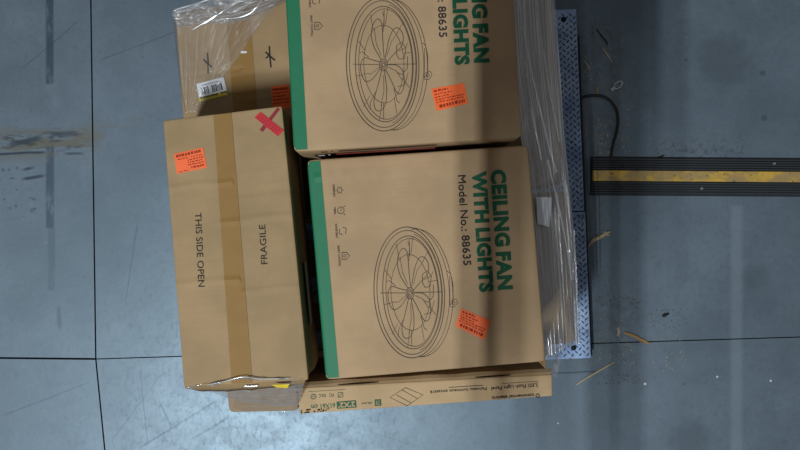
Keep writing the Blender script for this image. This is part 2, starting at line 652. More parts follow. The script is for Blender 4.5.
def sticker_orange(box, parent, quad, text_rows, code_side):
    """orange sticker with rows of small dark print; quad = TL,TR,BR,BL as it is read"""
    s = flat('orange_sticker', box.patch(bmesh.new(), quad, 0.0010, 6, 5), M['orange'], parent)
    q = [Vector(p) for p in quad]
    bm = bmesh.new()
    rnd = random.Random(int(q[0].x))

    def P(x, y):
        return box.bil(x, y, q)

    def dash(x0, x1, y, hgt):
        box.patch(bm, [P(x0, y), P(x1, y), P(x1, y + hgt), P(x0, y + hgt)], 0.0017, 1, 1)
    for (y, x0, x1, hgt) in text_rows:
        x = x0
        while x < x1:
            l = rnd.uniform(0.03, 0.10)
            dash(x, min(x + l, x1), y + rnd.uniform(-.01, .01), hgt)
            x += l + rnd.uniform(0.018, 0.04)
    o = flat('sticker_print', bm, M['orange_ink'], s_frame(s))
    return s


def s_frame(o):
    return o


# ------------------------------------------------------------------ the setting: floor slabs with saw-cut joints
BIG = 3.4
X0, Y0 = W(96, 359, 0).xy
nl = W(91, 0, 0).xy                       # joint running up the picture
sl = W(105, 450, 0).xy
wl = W(0, 358, 0).xy
el = W(800, 337, 0).xy


def ext(p, q, length):
    d = (q - p).normalized()
    return p + d * length


P0 = Vector((X0, Y0))
n_end, s_end, w_end, e_end = ext(P0, nl, 3.5), ext(P0, sl, 3.0), ext(P0, wl, 2.6), ext(P0, el, 4.6)
bm = bmesh.new()
slab(bm, [(-4, -4), (4, -4), (4, 4), (-4, 4)], -0.16, -0.02)
floor = obj('floor', bm, M['joint'])
floor['kind'] = 'structure'


def floor_slab(poly, gap=0.0032):
    c = sum(poly, Vector((0, 0))) / len(poly)
    k = len(poly)
    # inset every side by the half joint
    lines = []
    for i in range(k):
        a, b = poly[i], poly[(i + 1) % k]
        d = (b - a).normalized()
        nrm = Vector((-d.y, d.x))
        if nrm.dot(c - a) < 0:
            nrm = -nrm
        lines.append((a + nrm * gap, d))
    pts = []
    for i in range(k):
        (a, d), (b, e) = lines[i - 1], lines[i]
        det = d.x * -e.y + e.x * d.y
        r = b - a
        t = (r.x * -e.y + e.x * r.y) / det
        pts.append(a + d * t)
    bm = slab(bmesh.new(), pts, -0.018, 0.0)
    obj('concrete_slab', bm, M['floor'], floor)


nw, ne = Vector((w_end.x, n_end.y)), Vector((e_end.x, n_end.y))
sw, se = Vector((w_end.x, s_end.y)), Vector((e_end.x, s_end.y))
floor_slab([P0, n_end, nw, w_end])
floor_slab([P0, w_end, sw, s_end])
floor_slab([P0, e_end, ne, n_end], 0.0018)
floor_slab([P0, s_end, se, e_end], 0.0018)

# ------------------------------------------------------------------ floor scale with blue tread plates
ZS = 0.085
a, b = W(577, 9, ZS).xy, W(591, 358, ZS).xy
ax = (a - b).normalized()                          # along the scale, up the picture
ay = Vector((-ax.y, ax.x))                         # to the left
s_yaw = math.atan2(ax.y, ax.x) - math.pi / 2
Ls = (a - b).length
scale_root = thing('floor_scale', 'low blue diamond-plate floor scale under the loaded pallet', 'floor scale', (b.x, b.y, 0), s_yaw)


def SP(x, y, z=0):
    """scale frame: x metres to the left of the right edge, y up from the lower edge"""
    p = b + ay * x + ax * y
    return Vector((p.x, p.y, z))


WS = 1.16
seam = (W(588, 211, ZS).xy - b).dot(ax)
bm = bmesh.new()
slab(bm, [SP(0.03, 0.03).xy, SP(WS - 0.03, 0.03).xy, SP(WS - 0.03, Ls - 0.03).xy, SP(0.03, Ls - 0.03).xy], 0.012, ZS - 0.008)
obj('frame', bm, M['dark_steel'], scale_root)
for y0, y1, x0 in ((0, seam - 0.002, 0.0), (seam + 0.002, Ls, 0.003)):
    bm = slab(bmesh.new(), [SP(x0, y0).xy, SP(WS, y0).xy, SP(WS, y1).xy, SP(x0, y1).xy], ZS - 0.008, ZS, 0.0015)
    obj('deck_plate', bm, M['plate'], scale_root)
# lower black rail along the right edge
y_r = (W(577, 33, ZS).xy - b).dot(ax)
bm = slab(bmesh.new(), [SP(-0.011, 0.004).xy, SP(0.03, 0.004).xy, SP(0.03, y_r).xy, SP(-0.011, y_r).xy], 0.004, ZS - 0.03, 0.002)
obj('side_rail', bm, M['dark_steel'], scale_root)
# raised tread bars, alternating diagonals, on the uncovered border
bm = bmesh.new()
px = 0.0175
i = 0
for r in range(int(Ls / px / 1.12)):
    for q in range(0, 14):
        x, y = 0.010 + q * px * 0.72, 0.012 + r * px * 1.12 + (0.56 * px if q % 2 else 0)
        if y > Ls - 0.01 or abs(y - seam) < 0.008:
            continue
        ang = math.radians(42 if q % 2 else -42)
        cp = SP(x, y)
        d = (ax * math.cos(ang) + ay * math.sin(ang))
        w = Vector((-d.y, d.x))
        l, ww = 0.0092, 0.0024
        base = [cp.xy + d * l, cp.xy + w * ww, cp.xy - d * l, cp.xy - w * ww]
        top = [cp.xy + d * l * .6, cp.xy + w * ww * .5, cp.xy - d * l * .6, cp.xy - w * ww * .5]
        lo = [bm.verts.new((p.x, p.y, ZS)) for p in base]
        hi = [bm.verts.new((p.x, p.y, ZS + 0.0016)) for p in top]
        bm.faces.new(hi)
        for k in range(4):
            bm.faces.new((lo[k], lo[(k + 1) % 4], hi[(k + 1) % 4], hi[k]))
o = obj('tread_bars', bm, M['tread'], scale_root)
o['kind'] = 'stuff'
for (u, v) in ((563.5, 19.5), (573.6, 347.8)):
    c0 = W(u, v, ZS)
    bm = bmesh.new()
    ri, ro = 0.006, 0.009
    seg = 16
    ro_t = [bm.verts.new(c0 + Vector((ro * math.cos(t), ro * math.sin(t), 0.0012))) for t in [2 * math.pi * k / seg for k in range(seg)]]
    ri_t = [bm.verts.new(c0 + Vector((ri * math.cos(t), ri * math.sin(t), 0.0022))) for t in [2 * math.pi * k / seg for k in range(seg)]]
    ri_b = [bm.verts.new(c0 + Vector((ri * .8 * math.cos(t), ri * .8 * math.sin(t), 0.0004))) for t in [2 * math.pi * k / seg for k in range(seg)]]
    for k in range(seg):
        j = (k + 1) % seg
        bm.faces.new((ro_t[k], ro_t[j], ri_t[j], ri_t[k]))
        bm.faces.new((ri_t[k], ri_t[j], ri_b[j], ri_b[k]))
    bm.faces.new(ri_b)
    obj('lifting_hole', bm, M['joint'], scale_root)

# ------------------------------------------------------------------ pallet
ZP0, ZP1 = ZS + 0.001, 0.215
PY = math.radians(4.7)
pal = thing('pallet', 'wooden pallet hidden under the stacked cartons on the scale', 'pallet', (-0.055, 0.075, ZP0), PY)


def pal_box(name, x0, x1, y0, y1, z0, z1):
    bm = slab(bmesh.new(), [(x0, y0), (x1, y0), (x1, y1), (x0, y1)], z0, z1, 0.002)
    obj(name, bm, M['wood'], pal, local=True)


PW, PL = 0.475, 0.57
for x in (-PW + 0.02, 0.0, PW - 0.02):
    pal_box('stringer', x - 0.02, x + 0.02, -PL, PL, 0.018, 0.112)
for k in range(7):
    y = -PL + 0.045 + k * (2 * PL - 0.09) / 6
    pal_box('deck_board', -PW, PW, y - 0.045, y + 0.045, 0.112, 0.128)
for y in (-PL + 0.05, 0, PL - 0.05):
    pal_box('bottom_board', -PW, PW, y - 0.05, y + 0.05, 0.001, 0.018)
ZP1 = ZP0 + 0.1285

# ------------------------------------------------------------------ cartons
ZL = 0.66


def carton(name, label, box, mat, flaps=False, mesh_kw=None):
    t = thing(name, label, 'box', (box.mid.x, box.mid.y, box.z0), box.yaw)
    kw = mesh_kw or {}
    if flaps:
        obj('carton_body', box.mesh(z1off=-0.004, **kw), mat, t, True)
    else:
        obj('carton_body', box.mesh(**kw), mat, t, True)
    return t


# lower tier, right side, under the film
RS = Carton([(322, 208), (566, 191), (576.5, 343), (335, 362)], ZP1, 0.50, 3, amp=0.003)
carton('cardboard_box', 'low brown carton under shiny film at the right, beside the lower scale corner', RS, M['kraft_low'], mesh_kw=dict(R=0.02, r=0.01))
RN = Carton([(308, -8), (550, -22), (564, 184), (320, 200)], ZP1, 0.56, 4, amp=0.003)
carton('cardboard_box', 'low brown carton under grey film beside the upper fan carton', RN, M['kraft_low'], mesh_kw=dict(R=0.02, r=0.01))

# lower tier, left side
LS = Carton([(213, 238), (284, 233), (299, 411), (229, 412.5)], ZP1, ZL - 0.006, 5, amp=0.002)
carton('cardboard_box', 'brown carton corner showing under film below the fragile carton', LS, M['kraft_low'], mesh_kw=dict(R=0.014))

LN = Carton([(175, 11), (288, -3), (305, 217), (192, 230)], ZP1, ZL, 6,
            creases=((0.30, 0.05, 0.52, -0.0015), (0.44, 0.52, 1.0, 0.0015), (0.33, 0.4, 1.0, -0.001)), amp=0.0025)
t = carton('cardboard_box', 'brown carton with white barcode label and two black marker crosses', LN, M['kraft'], True)
mid_s = 0.555
obj('flap', LN.mesh((0.0, 0, mid_s - 0.004, 1), ZL - 0.004, r=0.003, R=0.004, nx=20, ny=110), M['kraft'], t, True)
obj('flap', LN.mesh((mid_s + 0.004, 0, 1.0, 1), ZL - 0.004, r=0.003, R=0.004, nx=20, ny=110), M['kraft'], t, True)
tp = LN.patch(bmesh.new(), [LN.bil(mid_s - 0.11, 0.01, LN.px), LN.bil(mid_s + 0.10, 0.01, LN.px), LN.bil(mid_s + 0.10, 0.99, LN.px), LN.bil(mid_s - 0.11, 0.99, LN.px)], 0.0013, 8, 110)
flat('packing_tape', tp, M['tape'], t)
# barcode label
Lb = [(196.5, 84), (223.5, 77), (228, 95), (200, 102)]
lab = flat('barcode_label', LN.patch(bmesh.new(), Lb, 0.0016, 6, 5), M['white'], t)
q = [Vector(p) for p in Lb]
bm = bmesh.new()
rnd = random.Random(3)
x = 0.14
while x < 0.86:
    w = rnd.choice((0.012, 0.018, 0.03, 0.04))
    if not 0.40 < x < 0.45:
        LN.patch(bm, [LN.bil(x, 0.27, q), LN.bil(x + w, 0.27, q), LN.bil(x + w, 0.66, q), LN.bil(x, 0.66, q)], 0.0024, 1, 1)
    x += w + rnd.choice((0.012, 0.02, 0.026))
x = 0.2
while x < 0.8:
    LN.patch(bm, [LN.bil(x, 0.14, q), LN.bil(x + .05, 0.14, q), LN.bil(x + .05, 0.18, q), LN.bil(x, 0.18, q)], 0.0024, 1, 1)
    x += 0.07
flat('barcode', bm, M['ink'], lab)
bm = LN.patch(bmesh.new(), [LN.bil(0.0, 0.76, q), LN.bil(1, 0.76, q), LN.bil(1, 1, q), LN.bil(0, 1, q)], 0.0022, 4, 1)
flat('yellow_strip', bm, M['yellow'], lab)
bm = bmesh.new()
x = 0.04
while x < 0.95:
    w = rnd.uniform(0.03, 0.09)
    if not 0.66 < x < 0.76:
        LN.patch(bm, [LN.bil(x, 0.77, q), LN.bil(x + w, 0.77, q), LN.bil(x + w, 0.86, q), LN.bil(x, 0.86, q)], 0.0028, 1, 1)
    x += w + 0.02
flat('strip_print', bm, M['ink'], lab)
# marker crosses
for strokes in (((( 207.5, 53), (208.2, 62), (208, 73.5)), ((203.5, 59.5), (207, 63), (212, 67.5))),
                (((269.3, 46), (269.7, 55), (271, 67.5)), ((265.5, 52), (269, 55.5), (275.0, 60.5)), ((266, 58.5), (270, 54.5)))):
    bm = bmesh.new()
    for k, s in enumerate(strokes):
        LN.line(bm, s, 1.5, 0.0014 + 0.0003 * k)
    flat('marker_cross', bm, M['marker'], t)
rows = ((0.10, 0.08, 0.9, 0.10), (0.28, 0.06, 0.95, 0.06), (0.42, 0.06, 0.8, 0.06), (0.56, 0.06, 0.92, 0.06), (0.70, 0.06, 0.95, 0.06))
sticker_orange(LN, t, [(271, 86.5), (289, 84.5), (291, 108), (273, 110)], rows, 1)
bm = LN.patch(bmesh.new(), [(240.8, 51.2), (246.8, 51.4), (246.8, 53.2), (240.8, 53.2)], 0.0016, 2, 1)  # small glint on the tape, painted as a white patch
flat('painted_glint', bm, M['white'], t)

# the fragile carton on top at the left
ZT = 0.95
FB = Carton([(163, 120.5), (282, 106), (308.5, 380), (184, 387)], ZL + 0.005, ZT, 1,
            creases=((0.253, 0, 0.5, 0.0015), (0.40, 0.42, 1, 0.0015), (0.615, 0.0, 0.5, 0.0018), (0.66, 0.55, 1, 0.0014), (0.30, 0.6, 1, -0.001)), amp=0.0018)
t = carton('cardboard_box', 'long brown carton printed THIS SIDE OPEN and FRAGILE, red sticker at its corner', FB, M['kraft'], True)
fragile = t
ms = 0.50
obj('flap', FB.mesh((0, 0, ms - 0.003, 1), ZT - 0.004, r=0.003, R=0.006, nx=20, ny=130), M['kraft'], t, True)
obj('flap', FB.mesh((ms + 0.003, 0, 1, 1), ZT - 0.004, r=0.003, R=0.006, nx=20, ny=130), M['kraft'], t, True)
bm = FB.patch(bmesh.new(), [(213.5, 115), (231.5, 113), (252.5, 382.5), (231.5, 383.5)], 0.0016, 8, 130)
flat('packing_tape', bm, M['tape'], t)
bm = bmesh.new()
lettering(bm, FB, 'THIS SIDE OPEN', (195.0, 213), (198.5, 287), 6.4, bold=0.004)
flat('lettering', bm, M['ink'], t)
bm = bmesh.new()
lettering(bm, FB, 'FRAGILE', (267.5, 264), (265.2, 224.5), 6.4, bold=0.004)
flat('lettering', bm, M['ink'], t)
rows = ((0.08, 0.06, 0.93, 0.13), (0.30, 0.1, 0.45, 0.05), (0.30, 0.55, 0.95, 0.04), (0.42, 0.42, 0.95, 0.05), (0.54, 0.42, 0.9, 0.05),
        (0.66, 0.40, 0.95, 0.05), (0.80, 0.5, 0.95, 0.09), (0.92, 0.08, 0.4, 0.04))
sticker_orange(FB, t, [(174, 154), (203, 147.5), (207, 167.5), (177, 174)], rows, 0)
bm = FB.patch(bmesh.new(), [(277.5, 107.5), (280.0, 109.5), (263, 132), (259.5, 130)], 0.0012, 2, 6)
flat('red_tape_strip', bm, M['red_dark'], t)
Rq = [(260.5, 112), (284, 130.5), (278, 136.5), (254.5, 117.5)]
st = flat('red_sticker', FB.patch(bmesh.new(), Rq, 0.0020, 6, 3), M['red'], t)
q = [Vector(p) for p in Rq]
bm = bmesh.new()
for yy in (0.22, 0.5, 0.75):
    x = 0.08
    while x < 0.9:
        w = rnd.uniform(0.03, 0.08)
        FB.patch(bm, [FB.bil(x, yy, q), FB.bil(x + w, yy, q), FB.bil(x + w, yy + .09, q), FB.bil(x, yy + .09, q)], 0.0027, 1, 1)
        x += w + 0.04
flat('sticker_print', bm, M['red_dark'], st)
# paper strip stuck low on the right side of the carton
a, b2 = FB.q[1], FB.q[2]
d = (b2 - a).normalized()
out = Vector((-d.y, d.x))
if out.x < 0:
    out = -out
bm = bmesh.new()
for (f0, f1, z0, z1) in ((0.58, 0.82, ZT - 0.16, ZT - 0.11),):
    pts = []
    for f, z in ((f0, z1), (f1, z1), (f1, z0), (f0, z0)):
        p = a + (b2 - a) * f + out * 0.0055
        pts.append(bm.verts.new((p.x, p.y, z)))
    bm.faces.new(pts)
obj('side_label', bm, M['grey_paper'], t)

# ------------------------------------------------------------------ ceiling fan cartons
ZF, ZG = 0.93, 0.99
LOWER = [(307, 160), (528, 145), (546, 361.5), (326, 380)]
UPPER = [(282, -72), (508, -86), (522, 137.5), (294, 152)]
FL = Carton(LOWER, 0.502, ZF, 11, creases=((0.08, 0.05, 0.75, 0.0012), (0.42, 0.1, 0.35, 0.0008)), amp=0.0015, bulge=0.008)
FU = Carton(UPPER, 0.562, ZG, 12, creases=((0.9, 0.3, 1, 0.0010),), amp=0.0015, bulge=0.008)


def ell(cx, cy, rx, ry, a0=0, a1=360, n=64, rot=0.0):
    c, s = math.cos(rot), math.sin(rot)
    pts = []
    for i in range(n + 1):
        t = math.radians(a0 + (a1 - a0) * i / n)
        x, y = rx * math.cos(t), ry * math.sin(t)
        pts.append((cx + x * c - y * s, cy + x * s + y * c))
    return pts


def fan_print(bm, B, ref):
    """line drawing of a caged ceiling fan"""
    up = 0.0012
    L = lambda pts, w=0.42: B.line(bm, pts, w * 1.2, up, ref)
    R = math.radians(-3.2)
    cx, cy = 410.2, 292.5
    L(ell(cx - 1, cy, 35.2, 65.5, n=90, rot=R), 0.62)
    L(ell(cx - 0.6, cy, 32.6, 62.0, n=90, rot=R), 0.5)
    L(ell(cx + 0.6, cy, 28.0, 56.5, n=80, rot=R), 0.55)
    L(ell(cx + 1.8, cy, 26.0, 54.0, n=80, rot=R), 0.40)
    L(ell(cx + 1.6, cy, 29.6, 58.8, -80, 80, n=50, rot=R), 0.40)
    L(ell(cx + 8.5, cy + 0.5, 34.0, 64.0, -97, 97, n=60, rot=R), 0.45)     # rear rim
    L(ell(cx + 4.5, cy, 34.5, 64.6, -90, 90, n=60, rot=R), 0.36)
    L(ell(cx + 0.2, cy, 19.5, 38, n=60, rot=R), 0.36)
    for r in (1.7, 3.2, 5.0):
        L(ell(cx - 0.2, cy + 0.8, r * 0.8, r * 1.15, n=24, rot=R), 0.5)
    # petal blades
    for k in range(5):
        a = math.radians(k * 72 + 34)
        rt = lambda r, da: (cx + 0.2 + 25.5 * r * math.cos(a + da), cy + 53 * r * math.sin(a + da))
        petal = [rt(0.10, -0.5), rt(0.26, -0.56), rt(0.50, -0.55), rt(0.74, -0.42), rt(0.86, -0.20), rt(0.88, 0.02), rt(0.76, 0.18), rt(0.50, 0.20), rt(0.28, 0.22), rt(0.12, 0.4)]
        L([(p.x, p.y) for p in smooth_path([(x, y, 0) for x, y in petal], 4)], 0.50)
        L([rt(0.2, -0.3), rt(0.5, -0.34), rt(0.78, -0.20)], 0.34)
        L([rt(0.60, 0.24), rt(0.86, 0.30), rt(0.97, 0.24)], 0.38)
    # cage spokes and guide lines
    L([(cx - 30, cy + 0.5), (cx - 5, cy + 0.5)], 0.4)
    L([(cx + 5, cy), (cx + 31, cy - 0.5)], 0.4)
    L([(cx - 1, cy - 53), (cx - 0.6, cy - 36)], 0.4)
    L([(cx + 1, cy + 38), (cx + 1.5, cy + 54)], 0.4)
    for k in range(10):
        a = math.radians(k * 36 + 20)
        L([(cx + 20 * math.cos(a), cy + 39 * math.sin(a)), (cx + 27.5 * math.cos(a + 0.06), cy + 56 * math.sin(a + 0.06))], 0.34)
    # motor housing seen through the blades and the mounting bracket on the rear
    L([(cx + 12, cy - 18), (cx + 17, cy - 22), (cx + 21, cy - 16), (cx + 20, cy - 6), (cx + 15, cy - 5), (cx + 12.5, cy - 9), (cx + 12, cy - 18)], 0.5)
    L([(cx + 13, cy + 8), (cx + 18, cy + 10), (cx + 23, cy + 4), (cx + 23, cy - 8)], 0.5)
    L([(cx + 14, cy + 22), (cx + 21, cy + 20), (cx + 24, cy + 8)], 0.42)
    L([(447, 271), (450.5, 274), (452.8, 284), (453.2, 300), (450, 305.5)], 0.45)
    L([(449.5, 276), (449.8, 300)], 0.36)
    L([(449.8, 301), (455.8, 299.0), (457.5, 302.5), (454.5, 307), (450, 307), (449.8, 301)], 0.45)
    L(ell(453.4, 303, 1.4, 1.6, n=14), 0.4)


def icons(B, ref, parent):
    up = 0.0012
    for k, (txt, (u, v), ln) in enumerate((('DIMMABLE', (332.6, 184.8), 12), ('TIMER', (333.6, 207.3), 7.2), ('REVERSIBLE', (335.0, 224.0), 14), ('SMART CONTROL', (337.4, 245.5), 21))):
        bm = bmesh.new()
        L = lambda pts, w=0.55: B.line(bm, pts, w, up, ref)
        if k == 0:      # lamp
            L(ell(339.5, 190.2, 2.4, 2.4, n=16))
            for a in range(0, 360, 60):
                c, s = math.cos(math.radians(a)), math.sin(math.radians(a))
                L([(339.5 + 3.0 * c, 190.2 + 3.0 * s), (339.5 + 4.1 * c, 190.2 + 4.1 * s)], 0.5)
        elif k == 1:    # timer
            L(ell(340.8, 210.4, 3.3, 3.3, n=18))
            L([(340.8, 208.6), (340.8, 210.4), (342.0, 210.4)], 0.55)
            L([(343.6, 206.8), (345.0, 206.0)], 0.7)
            L([(343.6, 214.0), (345.0, 214.8)], 0.7)
        elif k == 2:    # turning arrows
            L([(339.5, 229), (339.2, 233.5), (342.3, 234.8)], 0.65)
            L([(345.6, 234), (346.2, 228.5), (342.8, 227.4)], 0.65)
        else:           # house
            L([(342, 252.5), (342, 259.5), (346.5, 259.5), (349.5, 256), (346.5, 252.5), (342, 252.5)], 0.65)
            L(ell(344.8, 256, 1.3, 1.3, n=12), 0.5)
        flat('feature_icon', bm, M['ink_line'], parent)
        bm = bmesh.new()
        lettering(bm, B, txt, (u, v), (u + ln * 0.07, v + ln), 2.0, bold=0.012, ref=ref)
        flat('icon_caption', bm, M['ink_line'], parent)


for nm, B, lab in (('ceiling_fan_box', FL, 'ceiling fan carton whose whole fan drawing and CEILING FAN WITH LIGHTS print show'),
                   ('ceiling_fan_box', FU, 'ceiling fan carton cut off by the top of the picture')):
    t = carton(nm, lab, B, M['kraft_fan'], mesh_kw=dict(R=0.012, r=0.006, nx=44, ny=44))
    # green band wrapped round the left edge
    bm = bmesh.new()
    wband = 0.060
    n_, m_ = 6, 40
    prof = [(-0.0006, -0.25)] + [(-0.0006, -0.006), (0.0015, -0.0015)]
    grid = []
    for j in range(m_ + 1):
        tt = 0.008 + 0.984 * j / m_
        e = min(tt * B.h, (1 - tt) * B.h)
        inset = 0.0 if e > 0.012 else 0.012 - math.sqrt(max(0, 0.012 ** 2 - (0.012 - e) ** 2))
        row = []
        p0, p1 = B.bil(0, tt, B.q), B.bil(1, tt, B.q)
        ux = (p1 - p0).normalized()
        zr = B.z1 + B.disp(0, tt)
        for dx, dz in ((-0.0045, -0.10), (-0.0012, -0.02), (-0.0009, -0.0062), (0.0002, -0.0028), (0.0024, -0.0003)):
            p = p0 + ux * (dx + inset)
            row.append(bm.verts.new((p.x, p.y, zr + dz)))
        for i in range(n_ + 1):
            s = 0.012 + (wband - 0.012) * i / n_
            row.append(bm.verts.new(B.surf(s, tt, 0.0009)))
        grid.append(row)
    for r0, r1 in zip(grid, grid[1:]):
        for i in range(len(r0) - 1):
            bm.faces.new((r0[i], r1[i], r1[i + 1], r0[i + 1]))
    flat('green_band', bm, M['green'], t)
    bm = bmesh.new()
    fan_print(bm, B, FL)
    flat('fan_drawing', bm, M['ink_line'], t)
    icons(B, FL, t)
    bm = bmesh.new()
    lettering(bm, B, 'CEILING FAN', (491.4, 170), (498.9, 290), 13.4, bold=0.055, ref=FL, gap=1.10, word=0.55)
    flat('title_lettering', bm, M['text_green'], t)
    bm = bmesh.new()
    lettering(bm, B, 'WITH LIGHTS', (472.8, 171.5), (480.3, 292.5), 12.8, bold=0.055, ref=FL, gap=1.10, word=0.55)
    flat('title_lettering', bm, M['text_green'], t)
    bm = bmesh.new()
    for k_ in range(2):
        lettering(bm, B, 'Model No.: 88635', (457.6 + k_ * 0.45, 175.5), (463.4 + k_ * 0.45, 265.5), 7.6, up=0.0012 + 0.0002 * k_, ref=FL)
    flat('model_lettering', bm, M['ink'], t)
    rows = ((0.08, 0.06, 0.5, 0.09), (0.25, 0.06, 0.6, 0.05), (0.38, 0.06, 0.5, 0.05), (0.5, 0.06, 0.95, 0.05), (0.62, 0.06, 0.9, 0.05), (0.76, 0.12, 0.92, 0.14))
    if B is FL:
        sticker_orange(B, t, [(461, 308.5), (491, 320.5), (484.5, 340), (455.5, 326)], rows, 1)
    else:
        sticker_orange(B, t, [(431, 89), (464, 83), (468, 103.5), (436.5, 111)], rows, 1)
        # small print along the top of the lower side
        a, b2 = B.q[3], B.q[2]
        d = (b2 - a).normalized()
        nrm = Vector((d.y, -d.x))
        bm = bmesh.new()
        for (f0, f1, z0, z1) in ((0.10, 0.13, -0.045, -0.012), (0.145, 0.155, -0.04, -0.012),):
            pts = [bm.verts.new((*(a + (b2 - a) * f + nrm * 0.010), B.z1 + z)) for f, z in ((f0, z1), (f1, z1), (f1, z0), (f0, z0))]
            bm.faces.new(pts)
        obj('side_print', bm, M['grey_paper'], t)
        bm = bmesh.new()
        pts = [bm.verts.new((*(a + (b2 - a) * f + nrm * 0.009), B.z1 + z)) for f, z in ((0.18, -0.014), (0.62, -0.014), (0.62, -0.05), (0.18, -0.05))]
        bm.faces.new(pts)
        obj('side_stripe', bm, M['red_dark'], t)

# ------------------------------------------------------------------ flat light panel carton standing on edge
ZQ = 0.77
LQ = [(297.5, 388), (552, 374.5), (552.5, 396), (299.5, 414)]
LB = Carton(LQ, ZP1, ZQ, 21, creases=(), amp=0.0012, bulge=0.003)
t = carton('light_panel_box', 'thin pale carton standing on edge at the front with upside-down print', LB, M['kraft_led'], mesh_kw=dict(R=0.004, r=0.003, nx=60, ny=8))
bm = bmesh.new()
lettering(bm, LB, "LED Flush Light Panel", (536.5, 383.2), (491, 387.2), 3.4, bold=0.012)
flat('lettering', bm, M['ink'], t)
bm = bmesh.new()
lettering(bm, LB, "commercial electric", (534.0, 393.6), (491.5, 396.6), 3.0, bold=0.022)
LB.line(bm, ell(537.6, 395.6, 1.7, 1.7, n=14), 0.9, 0.0012)
flat('lettering', bm, M['ink'], t)
bm = bmesh.new()
lettering(bm, LB, "Panneau lumineux encastré", (486.5, 387.2), (430, 390.8), 3.0, bold=0.012)
LB.line(bm, [(537.5, 381.2), (502, 383.6)], 0.35, 0.0012)
LB.line(bm, [(537.5, 381.2), (537.7, 388.6)], 0.3, 0.0012)
LB.line(bm, [(483, 385.2), (449, 387.4)], 0.5, 0.0012)
flat('lettering', bm, M['ink'], t)
bm = bmesh.new()
LB.line(bm, [(389.8, 397.4), (405.5, 387.6), (423.0, 395.0), (407.0, 405.8)], 0.55, 0.0012, close=True)
LB.line(bm, [(402.0, 390.0), (417.5, 398.6)], 0.4, 0.0012)
LB.line(bm, [(396.0, 394.6), (411.0, 403.0)], 0.4, 0.0012)
flat('panel_drawing', bm, M['ink_line'], t)
bm = bmesh.new()
LB.patch(bm, [(336.5, 401.8), (356.0, 400.2), (356.6, 407.4), (337.2, 408.8)], 0.0010, 8, 2)
flat('green_size_block', bm, M['text_green'], t)
bm = bmesh.new()
lettering(bm, LB, "2'X2'", (355.0, 401.4), (338.3, 402.8), 4.9, 0.0018, bold=0.03)
flat('size_lettering', bm, M['kraft_led'], t)
bm = bmesh.new()
lettering(bm, LB, "61X61 cm", (335.0, 403.0), (311.0, 405.0), 4.6, bold=0.012)
flat('lettering', bm, M['text_green'], t)
bm = bmesh.new()
LB.line(bm, ell(313.5, 396.6, 2.6, 2.4, n=18), 0.7, 0.0012)
lettering(bm, LB, "UL", (315.0, 395.8), (312.0, 396.0), 1.6, bold=0.01)
flat('certification_mark', bm, M['text_green'], t)
bm = bmesh.new()
lettering(bm, LB, "DLC", (325.5, 394.0), (318.5, 394.6), 3.0, bold=0.01)
flat('certification_mark', bm, M['text_green'], t)
bm = bmesh.new()
lettering(bm, LB, "FC", (333.5, 393.4), (329, 393.8), 3.0, bold=0.01)
flat('certification_mark', bm, M['text_green'], t)
bm = bmesh.new()
LB.line(bm, [(338, 392.8), (342.6, 392.4), (343, 397), (338.4, 397.4)], 0.7, 0.0012, close=True)
LB.line(bm, [(338.5, 396.8), (342.6, 393)], 0.6, 0.0012)
flat('certification_mark', bm, M['text_green'], t)
bm = bmesh.new()
LB.line(bm, [(308.5, 391.6), (345.5, 389.4)], 0.3, 0.0012)
flat('certification_mark', bm, M['text_green'], t)
bm = bmesh.new()
lettering(bm, LB, "LED panel", (372, 402.0), (362, 402.8), 1.7, bold=0.01)
flat('small_lettering', bm, M['text_green'], t)
bm = bmesh.new()
LB.patch(bm, [(374.5, 399.6), (381.0, 399.2), (381.3, 405.6), (374.9, 406.0)], 0.0010, 3, 3)
flat('green_mark', bm, M['text_green'], t)
bm = bmesh.new()
LB.line(bm, [(379.6, 400.8), (376.3, 401.0), (376.5, 404.5), (379.8, 404.3)], 0.6, 0.0018)
LB.line(bm, [(379.6, 402.6), (376.4, 402.8)], 0.6, 0.0018)
flat('mark_letter', bm, M['kraft_led'], t)
# folded inner edge sloping away from the top, with two dark hand slots
E0, E1 = W(298.5, 382.2, 0.752), W(551.5, 368.2, 0.752)
T0, T1 = LB.surf(0.004, 0.0, -0.002), LB.surf(0.996, 0.0, -0.002)
bm = bmesh.new()
NN = 40
rows_ = []
for i in range(NN + 1):
    f = i / NN
    e, tt = E0.lerp(E1, f), T0.lerp(T1, f)
    wob = 0.0025 * noise.noise(Vector((f * 9, 0, 4)))
    e = e + Vector((0, wob, wob * .5))
    md = e.lerp(tt, 0.55) + Vector((0, 0, 0.002))
    rows_.append([bm.verts.new(p) for p in (Vector((e.x, e.y - 0.001, e.z - 0.004)), e, md, tt, tt + Vector((0, 0.001, -0.004)))])
for r0, r1 in zip(rows_, rows_[1:]):
    for i in range(4):
        bm.faces.new((r0[i], r1[i], r1[i + 1], r0[i + 1]))
bm.faces.new(rows_[0])
bm.faces.new(rows_[-1][::-1])
obj('folded_edge', bm, M['kraft_led'], t)
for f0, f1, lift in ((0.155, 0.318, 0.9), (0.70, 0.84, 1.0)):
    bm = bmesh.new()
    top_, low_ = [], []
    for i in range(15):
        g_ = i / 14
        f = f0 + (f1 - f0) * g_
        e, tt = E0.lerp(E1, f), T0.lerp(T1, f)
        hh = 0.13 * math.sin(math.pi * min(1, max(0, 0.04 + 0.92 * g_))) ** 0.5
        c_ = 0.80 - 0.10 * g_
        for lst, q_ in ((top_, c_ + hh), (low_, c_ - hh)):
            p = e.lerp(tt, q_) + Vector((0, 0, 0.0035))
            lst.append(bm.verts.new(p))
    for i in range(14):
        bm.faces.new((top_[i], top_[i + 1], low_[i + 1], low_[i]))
    obj('hand_slot', bm, M['slot'], t)
